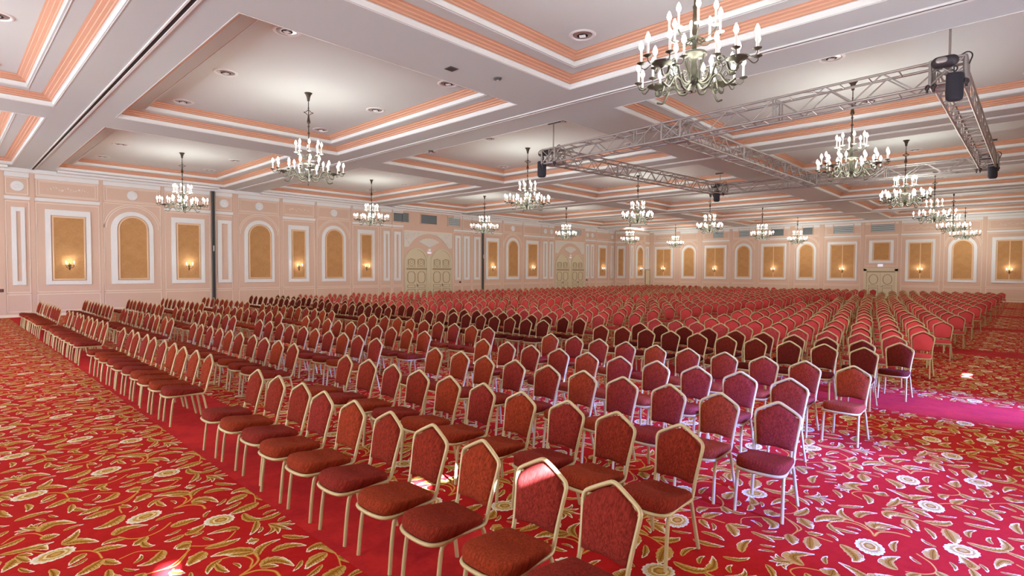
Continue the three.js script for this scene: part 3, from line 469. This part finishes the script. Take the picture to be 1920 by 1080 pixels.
// ------------------------------------------------------------------ chandeliers
const COLNAME = ['row along the arched-door wall', 'middle row', 'row above the open aisle'];
{
  const canopy = lathe([[0, 0], [0.11, 0], [0.105, -0.012], [0.07, -0.05], [0.045, -0.13], [0.032, -0.22], [0, -0.225]], 14);
  const stem = lathe([[0.011, -0.22], [0.011, -0.4], [0.022, -0.42], [0.011, -0.44], [0.011, -0.62], [0.02, -0.63], [0.028, -0.70], [0.048, -0.80], [0.05, -0.83], [0.02, -0.85], [0.014, -0.9], [0.03, -0.93], [0.014, -0.96], [0.014, -1.08], [0.035, -1.12], [0.014, -1.16], [0.014, -1.28], [0.03, -1.31], [0.022, -1.36], [0.03, -1.5], [0.036, -1.66], [0.02, -1.7]], 10);
  const star = [0, 1, 2, 3].flatMap((k) => { const a = k * Math.PI / 2, c = Math.cos(a), s = Math.sin(a); return [tube([[0.012 * c, -0.47, 0.012 * s], [0.07 * c, -0.53, 0.07 * s], [0.13 * c, -0.545, 0.13 * s], [0.07 * c, -0.57, 0.07 * s], [0.012 * c, -0.62, 0.012 * s]], 0.009, 14, 5)]; });
  const column = lathe([[0.02, -1.7], [0.05, -1.73], [0.06, -1.76], [0.03, -1.8], [0.03, -1.9], [0.05, -1.93], [0.16, -1.945], [0.175, -1.965], [0.165, -1.985], [0.06, -2.0], [0.04, -2.06], [0.05, -2.14], [0.06, -2.2], [0.03, -2.25], [0.07, -2.29], [0.085, -2.33], [0.05, -2.37], [0.02, -2.42], [0.03, -2.44], [0, -2.48]], 14);
  const sleeve = (l) => lathe([[0.0, 0], [0.016, 0], [0.016, l], [0, l]], 8);
  const dish = lathe([[0.006, -0.01], [0.03, 0], [0.055, 0.012], [0.058, 0.02], [0.02, 0.012], [0.02, 0.03], [0, 0.03]], 10);
  const flame = lathe([[0, 0], [0.016, 0.008], [0.031, 0.036], [0.034, 0.06], [0.023, 0.1], [0.008, 0.132], [0, 0.14]], 8);
  const spiral = (cx, cy, r, a0, turns, dir) => { const P = []; for (let i = 0; i <= 18; i++) { const t = i / 18, q = r * (1 - 0.8 * t), a = a0 + dir * turns * 6.283 * t; P.push([cx + Math.cos(a) * q, cy + Math.sin(a) * q, 0]); } return tube(P, 0.008, 30, 5); };
  // one main arm in the plane z = 0: inner C scroll, outward S scroll to the bowl, foot scroll, curls
  const armGeo = [
    tube([[0.16, -2.0, 0], [0.13, -2.1, 0], [0.08, -2.24, 0], [0.11, -2.36, 0], [0.2, -2.35, 0], [0.24, -2.27, 0]], 0.014, 26, 6),
    tube([[0.05, -2.32, 0], [0.16, -2.4, 0], [0.27, -2.36, 0], [0.34, -2.2, 0], [0.43, -2.12, 0], [0.5, -2.2, 0], [0.55, -2.33, 0], [0.64, -2.37, 0], [0.67, -2.3, 0]], 0.017, 44, 6),
    tube([[0.06, -2.38, 0], [0.13, -2.47, 0], [0.23, -2.45, 0], [0.3, -2.36, 0], [0.4, -2.34, 0], [0.47, -2.43, 0], [0.54, -2.5, 0], [0.64, -2.47, 0]], 0.016, 36, 6),
    spiral(0.37, -2.27, 0.085, 1.6, 1.6, -1), spiral(0.2, -2.25, 0.06, 3, 1.4, 1), spiral(0.5, -2.37, 0.05, 0, 1.3, 1),
  ];
  const bowl = lathe([[0, -0.07], [0.025, -0.06], [0.04, -0.035], [0.11, -0.022], [0.14, 0.0], [0.135, 0.01], [0.05, -0.005], [0.02, 0.03], [0, 0.05]], 16);
  const spots = [0, 1, 2, 3, 4, 5].map((k) => [0.275 * Math.cos(k * 1.0472), 0.275 * Math.sin(k * 1.0472)]);      // candles round the bowl
  const branch = spots.map(([dx, dz]) => { const n = Math.hypot(dx, dz), ex = dx / n, ez = dz / n; return tube([[0.66, -2.24, 0], [0.66 + ex * 0.1, -2.2, ez * 0.1], [0.66 + ex * (n - 0.06), -2.27, ez * (n - 0.06)], [0.66 + dx, -2.24, dz], [0.66 + dx, -2.2, dz]], 0.008, 18, 5); });
  const ring = [new THREE.TorusGeometry(0.13, 0.011, 6, 24).rotateX(Math.PI / 2).translate(0, -1.78, 0)];
  for (let k = 0; k < 8; k++) { const a = k * Math.PI / 4, c = Math.cos(a), s = Math.sin(a); ring.push(tube([[0.03 * c, -1.76, 0.03 * s], [0.14 * c, -1.8, 0.14 * s], [0.27 * c, -1.77, 0.27 * s], [0.335 * c, -1.72, 0.335 * s], [0.34 * c, -1.69, 0.34 * s]], 0.009, 14, 5)); }
  const long = sleeve(0.19), short = sleeve(0.16);
  const build = (label, pos, turn) => {
    const t = thing('chandelier', label, 'chandelier', pos, turn, 'candle chandeliers under the coffered ceiling');
    part('canopy', canopy, M.bronze, t); part('stem', stem, M.bronze, t); part('star_ornament', star, M.bronze, t); part('column', column, M.brass, t);
    for (let k = 0; k < 4; k++) {
      const a = part('scroll_arm', armGeo, M.brass, t); a.rotation.y = k * Math.PI / 2;
      part('drip_bowl', at(bowl, 0.66, -2.22, 0), M.brass, a);
      spots.forEach(([dx, dz], i) => { part('branch', [branch[i], at(dish, 0.66 + dx, -2.2, dz)], M.brass, a); part('candle', at(short, 0.66 + dx, -2.18, dz), M.candle, a); part('bulb', at(flame, 0.66 + dx, -2.02, dz), M.bulb, a); });
    }
    const u = part('upper_ring', ring, M.brass, t);
    for (let k = 0; k < 8; k++) { const a = k * Math.PI / 4, x = 0.34 * Math.cos(a), z = 0.34 * Math.sin(a); part('candle', [at(long, x, -1.67, z), at(dish, x, -1.69, z)], M.candle, u); part('bulb', at(flame, x, -1.48, z), M.bulb, u); }
    return t;
  };
  const proto = {};
  CHX.forEach((x, i) => CHZ.forEach((z, j) => {
    const label = i === 2 && j === 0 ? 'largest and nearest brass candle chandelier, cut by the top of the photo' : j === 6 ? `brass candle chandelier in the ${COLNAME[i]}, level with the viewer` : `${ORD[j]} brass candle chandelier from the viewer in the ${COLNAME[i]}`;
    if (!proto.t) proto.t = build(label, [x, HU, z], 1.15);
    else { const c = proto.t.clone(); c.name = numbered('chandelier'); c.position.set(x, HU, z); c.rotation.y = 1.15 + (((i * 7 + j * 3) % 5) - 2) * 0.06 + (i === 2 && j === 0 ? 0.09 : 0); c.userData = { ...proto.t.userData, label }; scene.add(c); }
    for (const [dy, I, r] of [[-2.3, LOWER_LAMP, 30], [-1.45, UPPER_LAMP, 14]]) { const l = new THREE.PointLight(LAMP, I, 0, 2); l.position.set(x, HU + dy, z); l.castShadow = true; l.shadow.radius = r; scene.add(l); }
  }));
}
// ------------------------------------------------------------------ round recessed downlights, six to a coffer
{
  const ringG = lathe([[0.2, 0.03], [0.205, -0.004], [0.225, -0.022], [0.26, -0.022], [0.285, -0.008], [0.29, 0.0]], 28);
  const can = lathe([[0.2, 0.0], [0.19, -0.002], [0.17, -0.004], [0.0, -0.004]], 24), cup = lathe([[0.195, -0.006], [0.15, -0.016], [0.12, -0.02], [0.115, -0.016]], 20);
  const lamp = [0, 1, 2].map((k) => { const g = new THREE.CapsuleGeometry(0.014, 0.11, 3, 7); g.rotateZ(Math.PI / 2); g.translate(0, -0.026, -0.04 + k * 0.04); return g; });
  let proto;
  const across = ['nearest the arched-door wall', 'in the middle', 'farthest from the arched-door wall'];
  COLS.forEach(([x0, x1], i) => BAYS.forEach(([z0, z1], j) => {
    if (i === 2 && j === 0) return;
    const cx = CHX[i], cz = j ? CHZ[j - 1] : 1.3;
    for (const a of [-1, 0, 1]) for (const b of [1, -1]) {
      if (j === 0 && b === 1) continue;
      const label = `round recessed ceiling light ${across[a + 1]}, ${b > 0 ? 'near' : 'far'} side of ${ORD[j]} coffer, ${['wall', 'middle', 'aisle'][i]} row`;
      const pos = [cx + a * 3.5, HU, cz + b * 2.17];
      if (!proto) { proto = thing('ceiling_downlight', label, 'ceiling light', pos, 0.5, 'round downlights in the coffers'); part('trim_ring', ringG, M.white, proto); part('recess', can, M.groove, proto); part('reflector', cup, M.steel, proto); part('lamp_tube', lamp, M.white, proto); }
      else { const c = proto.clone(); c.name = numbered('ceiling_downlight'); c.position.set(...pos); c.userData = { ...proto.userData, label }; scene.add(c); }
    }
  }));
  const v = thing('ceiling_vent', 'small square black vent in the beam between two coffers', 'vent', [-9.37, HB, -7.9], 0); part('grille', bx(-0.09, 0.09, -0.012, 0, -0.09, 0.09), M.dark, v); part('vent_frame', [bx(-0.11, 0.11, -0.016, 0, -0.11, -0.09), bx(-0.11, 0.11, -0.016, 0, 0.09, 0.11), bx(-0.11, -0.09, -0.016, 0, -0.09, 0.09), bx(0.09, 0.11, -0.016, 0, -0.09, 0.09)], M.jamb, v);
  for (const [x, z, label] of [[-9.04, -9.02, 'small round smoke detector in the beam past the black vent'], [-16.3, -12.75, 'small round smoke detector by the partition track above the middle row']]) { const s = thing('smoke_detector', label, 'smoke detector', [x, HB, z], 0); part('housing', lathe([[0, -0.05], [0.05, -0.05], [0.09, -0.03], [0.1, 0]], 16), M.jamb, s); part('cap', lathe([[0, -0.06], [0.03, -0.055], [0.04, -0.048]], 12), M.white, s); }
}
// ------------------------------------------------------------------ lighting truss on four chain hoists
{
  const t = thing('lighting_truss', 'rectangular silver lattice truss with a middle bridge hung below the ceiling', 'truss', [0, 0, 0]);
  const NL = [-11.0, 5.80, -13.48], NR = [-1.18, 5.99, -13.36], FL = [-10.75, 6.11, -25.75], FR = [-1.1, 6.1, -25.7], mix = (a, b, k) => a.map((v, i) => v + (b[i] - v) * k);
  const NM = mix(NL, NR, 0.425), FM = mix(FL, FR, 0.41), h = 0.22;
  const beam = (A, B, pitch, skipEnds) => {
    const k = new THREE.Group(); k.name = numbered('truss_beam'); t.add(k);
    const a = V(...A), b = V(...B), d = b.clone().sub(a).normalize(), side = V(0, 1, 0).cross(d).normalize(), up = V(0, 1, 0);
    if (skipEnds) { a.addScaledVector(d, 0.22); b.addScaledVector(d, -0.22); }
    const len = a.distanceTo(b), n = Math.round(len / pitch), P = (i, s, u) => a.clone().addScaledVector(d, (len * i) / n).addScaledVector(side, s * h).addScaledVector(up, u * h).toArray();
    for (const s of [-1, 1]) for (const u of [-1, 1]) part('chord', rod(P(0, s, u), P(n, s, u), 0.028, 8), M.alu, k);
    for (let i = 0; i < n; i++) {
      for (const s of [-1, 1]) part('brace', rod(P(i, s, i % 2 ? 1 : -1), P(i + 1, s, i % 2 ? -1 : 1), 0.015, 6), M.alu, k);
      for (const u of [-1, 1]) part('cross_bar', rod(P(i + 0.5, -1, u), P(i + 0.5, 1, u), 0.016, 6), M.alu, k);
      if (i % 4 === 2) for (const u of [-1, 1]) part('brace', rod(P(i, -1, u), P(i + 1, 1, u), 0.011, 6), M.alu, k);
    }
    for (const i of [0, n]) part('end_frame', [rod(P(i, -1, -1), P(i, -1, 1), 0.02), rod(P(i, 1, -1), P(i, 1, 1), 0.02), rod(P(i, -1, -1), P(i, 1, -1), 0.02), rod(P(i, -1, 1), P(i, 1, 1), 0.02)], M.alu, k);
    for (const i of [Math.round(n / 3), Math.round((2 * n) / 3)]) part('joint_plate', [rod(P(i - 0.06, -1, -1), P(i - 0.06, -1, 1), 0.018), rod(P(i + 0.06, -1, -1), P(i + 0.06, -1, 1), 0.018), rod(P(i - 0.06, 1, -1), P(i - 0.06, 1, 1), 0.018), rod(P(i + 0.06, 1, -1), P(i + 0.06, 1, 1), 0.018)], M.alu, k);
  };
  beam(NL, NR, 0.52); beam(FL, FR, 0.62); beam(NL, FL, 0.5); beam(NR, FR, 0.5); beam(NM, FM, 0.5, true);
  for (const [C, q] of [[NL, 0], [NR, 1], [FL, 0], [FR, 1], [NM, 2], [FM, 2]]) {                // corner blocks
    const g = []; for (const s of [-1, 1]) for (const r of [-1, 1]) { g.push(rod([C[0] + s * 0.26, C[1] - h, C[2] + r * 0.26], [C[0] + s * 0.26, C[1] + h, C[2] + r * 0.26], 0.03)); g.push(rod([C[0] - 0.26, C[1] + s * h, C[2] + r * 0.26], [C[0] + 0.26, C[1] + s * h, C[2] + r * 0.26], 0.03)); g.push(rod([C[0] + r * 0.26, C[1] + s * h, C[2] - 0.26], [C[0] + r * 0.26, C[1] + s * h, C[2] + 0.26], 0.03)); g.push(rod([C[0] + s * 0.26, C[1] + r * h, C[2] - 0.26], [C[0] + s * 0.26, C[1] - r * h, C[2] + 0.26], 0.015)); g.push(rod([C[0] - 0.26, C[1] + r * h, C[2] + s * 0.26], [C[0] + 0.26, C[1] - r * h, C[2] + s * 0.26], 0.015)); }
    part('corner_block', g, M.alu, t);
  }
  // hoists: ceiling bracket, rod, motor across the top, hook and chain bag hanging outside the corner
  [[NL, -0.34, 0.12, 'at the near corner farther from the aisle'], [NR, 0.1, 0.34, 'at the near corner beside the aisle'], [FL, 0.0, 0.36, 'at the far corner by the middle row'], [FR, 0.12, 0.34, 'at the far corner above the aisle']].forEach(([C, ox, oz, where], i) => {
    const o = thing('chain_hoist', `black chain hoist and bag ${where} of truss`, 'chain hoist', [C[0], C[1], C[2]]), top = HM - C[1];
    part('ceiling_bracket', bx(-0.22, 0.22, top - 0.06, top, -0.03, 0.03), M.dark, o);
    part('rod', rod([0, 0.3, 0], [0, top - 0.05, 0], 0.02), M.alu, o);
    const motor = new THREE.CapsuleGeometry(0.11, 0.2, 4, 14); motor.rotateZ(Math.PI / 2); motor.translate(ox * 0.6 - 0.1, 0.16, oz * 0.9);
    part('motor', [motor], M.motor, o);
    const cap = new THREE.CapsuleGeometry(0.055, 0.07, 3, 12); cap.scale(1, 1, 0.3); cap.rotateZ(Math.PI / 2); cap.translate(ox * 0.6 - 0.14, 0.17, oz * 0.9 + 0.105); part('name_plate', cap, M.alu, o);
    part('hook', [tube([[ox, 0.05, oz], [ox + 0.05, 0, oz], [ox + 0.02, -0.06, oz], [ox - 0.03, -0.02, oz]], 0.014, 14, 6), rod([ox, 0.05, oz], [ox * 0.6, 0.14, oz * 0.9], 0.012), rod([ox, -0.1, oz], [ox, 0.05, oz], 0.012)], M.motor, o);
    const bag = lathe([[0, -0.5], [0.09, -0.5], [0.125, -0.47], [0.135, -0.4], [0.135, -0.02], [0.125, 0.0], [0.115, -0.02], [0, -0.05]], 18); bag.scale(1.05, 1, 0.75); bag.rotateY(0.6);
    part('chain_bag', at(bag, ox + 0.02, -0.12, oz + 0.06), M.bag, o);
    const cl = []; for (const [x, z] of [[-0.3, 0.28], [-0.2, 0.3], [0.28, 0.29]]) { const c = new THREE.TorusGeometry(0.04, 0.018, 6, 12); c.rotateY(x * 3); c.translate(x, -0.26, z); cl.push(c); const b = rod([x, -0.26, z], [x, -0.36, z], 0.02); cl.push(b); }
    part('clamp', cl, M.motor, o);
    part('cable', tube([[0.1, 0.28, 0], [0.26, 0.34, 0.05], [0.34, 0.26, 0.08], [0.3, 0.1, 0.1]], 0.012, 18, 6), M.motor, o);
  });
}
// ------------------------------------------------------------------ chairs
const CR = { r: 0.0148 };
function cushionRings(outline, ringsT, place) {                         // rings of an outline shrunk about its centre
  const n = outline.length, P = [], U = [], I = [];
  ringsT.forEach(([t, h]) => outline.forEach((p) => { const q = place(p[0] * t, p[1] * t, h); P.push(...q); U.push(q[0], q[1] * 0.7 + q[2]); }));
  for (let k = 0; k + 1 < ringsT.length; k++) for (let i = 0; i < n; i++) { const a = k * n + i, b = k * n + ((i + 1) % n), c = a + n, d = b + n; I.push(a, c, b, b, c, d); }
  const g = new THREE.BufferGeometry(); g.setAttribute('position', new THREE.Float32BufferAttribute(P, 3)); g.setAttribute('uv', new THREE.Float32BufferAttribute(U, 2)); g.setIndex(I); g.computeVertexNormals(); return g;
}
const backZ = (y) => 0.118 - 0.118 * Math.min(1, Math.max(0, (y - 0.42) / 0.5)) ;           // lean of the back
const resample = (pts, n) => curve(pts.map((p) => [p[0], p[1], 0]), true, 0.35).getSpacedPoints(n).slice(0, n).map((v) => [v.x, v.y]);
function chairGeo(n, detail) {
  const seatOut = resample([[0, 0.243], [0.08, 0.24], [0.15, 0.226], [0.197, 0.188], [0.215, 0.12], [0.213, 0.03], [0.202, -0.1], [0.19, -0.222], [0.175, -0.238], [0, -0.242], [-0.175, -0.238], [-0.19, -0.222], [-0.202, -0.1], [-0.213, 0.03], [-0.215, 0.12], [-0.197, 0.188], [-0.15, 0.226], [-0.08, 0.24]], n);
  const sy = (x, z, h) => 0.42 + (h - 0.42) * (1 - 0.42 * Math.min(1, Math.max(0, (0.12 - z) / 0.36))) - (h > 0.51 ? 0.024 * Math.exp(-(x * x) / 0.016 - ((z + 0.06) * (z + 0.06)) / 0.0045) : 0);
  const seatT = detail ? [[0.001, 0.516], [0.2, 0.517], [0.36, 0.518], [0.52, 0.518], [0.7, 0.517], [0.84, 0.515], [0.92, 0.511], [0.965, 0.502], [0.99, 0.487], [1, 0.465], [0.995, 0.435], [0.97, 0.422], [0.001, 0.42]] : [[0.001, 0.524], [0.8, 0.518], [1, 0.465], [0.96, 0.424]];
  const seat = cushionRings(seatOut, seatT, (x, z, h) => [x, sy(x, z, h), 0.385 + z]);
  const backOut = resample([[0, 0.232], [0.085, 0.2], [0.165, 0.145], [0.192, 0.1], [0.19, 0.03], [0.172, -0.1], [0.165, -0.152], [0.154, -0.164], [0, -0.150], [-0.154, -0.164], [-0.165, -0.152], [-0.172, -0.1], [-0.19, 0.03], [-0.192, 0.1], [-0.165, 0.145], [-0.085, 0.2]], n);
  const backT = detail ? [[0.001, 0.042], [0.4, 0.041], [0.7, 0.037], [0.88, 0.028], [0.97, 0.015], [1, 0], [0.97, -0.012], [0.85, -0.017], [0.001, -0.019]] : [[0.001, 0.042], [0.88, 0.03], [1, 0], [0.001, -0.019]];
  const back = cushionRings(backOut, backT, (x, y, h) => { const Y = 0.672 + y; return [x, Y, backZ(Y) + h]; });
  const sg = detail ? 1 : 0.45, rd = detail ? 8 : 5, T = (p, s) => tube(p, CR.r, Math.max(6, Math.round(s * sg)), rd);
  const front = (s) => T([[s * 0.203, 0, 0.575], [s * 0.2, 0.18, 0.558], [s * 0.197, 0.33, 0.538], [s * 0.196, 0.385, 0.522], [s * 0.195, 0.41, 0.48]], 18);
  const rear = (s) => T([[s * 0.176, 0.395, 0.165], [s * 0.18, 0.36, 0.15], [s * 0.192, 0.18, 0.115], [s * 0.207, 0, 0.082]], 12);
  const rail = [T([[0.195, 0.41, 0.485], [0.188, 0.411, 0.33], [0.177, 0.402, 0.19], [0.175, 0.402, 0.165]], 12), T([[-0.195, 0.41, 0.485], [-0.188, 0.411, 0.33], [-0.177, 0.402, 0.19], [-0.175, 0.402, 0.165]], 12), T([[-0.2, 0.412, 0.44], [-0.204, 0.412, 0.545], [-0.15, 0.413, 0.612], [0, 0.413, 0.632], [0.15, 0.413, 0.612], [0.204, 0.412, 0.545], [0.2, 0.412, 0.44]], 30), rod([-0.178, 0.402, 0.17], [0.178, 0.402, 0.17], 0.011, rd), rod([-0.19, 0.405, 0.38], [0.19, 0.405, 0.38], 0.01, rd)];
  const bp = (x, y) => [x, y, backZ(y)];
  const frame = T([[0.175, 0.4, 0.18], [0.173, 0.41, 0.135], bp(0.172, 0.46), bp(0.176, 0.54), bp(0.19, 0.68), bp(0.203, 0.775), bp(0.2, 0.815), bp(0.178, 0.84), bp(0.09, 0.89), bp(0.02, 0.925), bp(0, 0.929), bp(-0.02, 0.925), bp(-0.09, 0.89), bp(-0.178, 0.84), bp(-0.2, 0.815), bp(-0.203, 0.775), bp(-0.19, 0.68), bp(-0.176, 0.54), bp(-0.172, 0.46), [-0.173, 0.41, 0.135], [-0.175, 0.4, 0.18]], 84);
  return { seat, back, front, rear, rail: join(rail), frame };
}
{
  const G = chairGeo(40, true), fl = [G.front(1), G.front(-1)], rl = [G.rear(1), G.rear(-1)];
  const ROWZ = [-2.77, -4.19, -5.6, -6.95, -8.48, -10.7, -11.85, -13.15, -14.6, -16.2, -17.9, -19.4, -20.9, -22.3, -23.75, -25.5, -27.2, -28.7, -30.2, -31.7, -33.3, -35, -36.6, -38.4, -40.2, -42, -43.8, -45.6, -47.5];
  const BX = [-1.757, -8.79, -15.74, -22.42], PITCH = [0.584, 0.581, 0.578, 0.56];
  const BLOCK = ['block beside the open aisle', 'second block from the aisle', 'third block from the aisle', 'block by the arched-door wall'];
  const LOOK = { brick: 'brick red', maroon: 'dark maroon', rose: 'rose red' };
  let proto; const rest = [];
  ROWZ.forEach((z, r) => BX.forEach((x0, b) => { for (let k = 0; k < 10; k++) {
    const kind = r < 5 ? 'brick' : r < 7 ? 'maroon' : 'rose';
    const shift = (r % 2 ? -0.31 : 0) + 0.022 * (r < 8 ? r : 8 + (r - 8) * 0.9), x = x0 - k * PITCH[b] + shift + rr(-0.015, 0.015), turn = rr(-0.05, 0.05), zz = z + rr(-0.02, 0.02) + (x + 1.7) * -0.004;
    if (r < 7 || (r === 7 && b < 2)) {
      const label = `${LOOK[kind]} banquet chair, ${ORD[k]} from aisle end, ${ORD[r]} row, ${BLOCK[b]}`;
      let c;
      if (!proto) {
        proto = c = thing('banquet_chair', label, 'chair', [0, 0, 0], 0, 'banquet chairs set out in rows');
        part('seat', G.seat, SEATS.brick[0], c); part('backrest', G.back, SEATS.brick[0], c); part('back_frame', G.frame, M.goldpaint, c); part('seat_frame', G.rail, M.goldpaint, c);
        for (const g of [...fl, ...rl]) part('leg', g, M.goldpaint, c);
      } else { c = proto.clone(); c.name = numbered('banquet_chair'); c.userData = { ...proto.userData, label }; scene.add(c); }
      c.position.set(x, 0, zz); c.rotation.y = turn;
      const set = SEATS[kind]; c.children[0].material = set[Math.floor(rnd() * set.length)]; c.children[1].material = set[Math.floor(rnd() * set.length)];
    } else rest.push([x, zz, turn, rr(0.86, 1.08)]);
  } }));
  const L = chairGeo(14, false), tint = (g, c) => { const h = clean(g), a = new Float32Array(h.attributes.position.count * 3); for (let i = 0; i < a.length; i += 3) { a[i] = c[0]; a[i + 1] = c[1]; a[i + 2] = c[2]; } h.setAttribute('color', new THREE.BufferAttribute(a, 3)); return h; };
  const red = [0.55, 0.058, 0.058], gold = [0.50, 0.40, 0.19];
  const low = mergeGeometries([tint(L.seat, red), tint(L.back, red), tint(L.frame, gold), tint(L.rail, gold), ...[1, -1].flatMap((s) => [tint(L.front(s), gold), tint(L.rear(s), gold)])]);
  const many = new THREE.InstancedMesh(low, new THREE.MeshPhysicalMaterial({ vertexColors: true, roughness: 0.75, specularIntensity: 0.3 }), rest.length);
  many.name = 'far_banquet_chairs'; many.userData = { kind: 'stuff', label: 'hundreds of rose red banquet chairs in the far rows of all four blocks', category: 'chairs', group: 'banquet chairs set out in rows' };
  const d = new THREE.Object3D(); rest.forEach(([x, z, t, v], i) => { d.position.set(x, 0, z); d.rotation.y = t; d.updateMatrix(); many.setMatrixAt(i, d.matrix); many.setColorAt(i, new THREE.Color(v, v, v)); });
  scene.add(many);
}
shade(scene);
renderer.render(scene, camera);
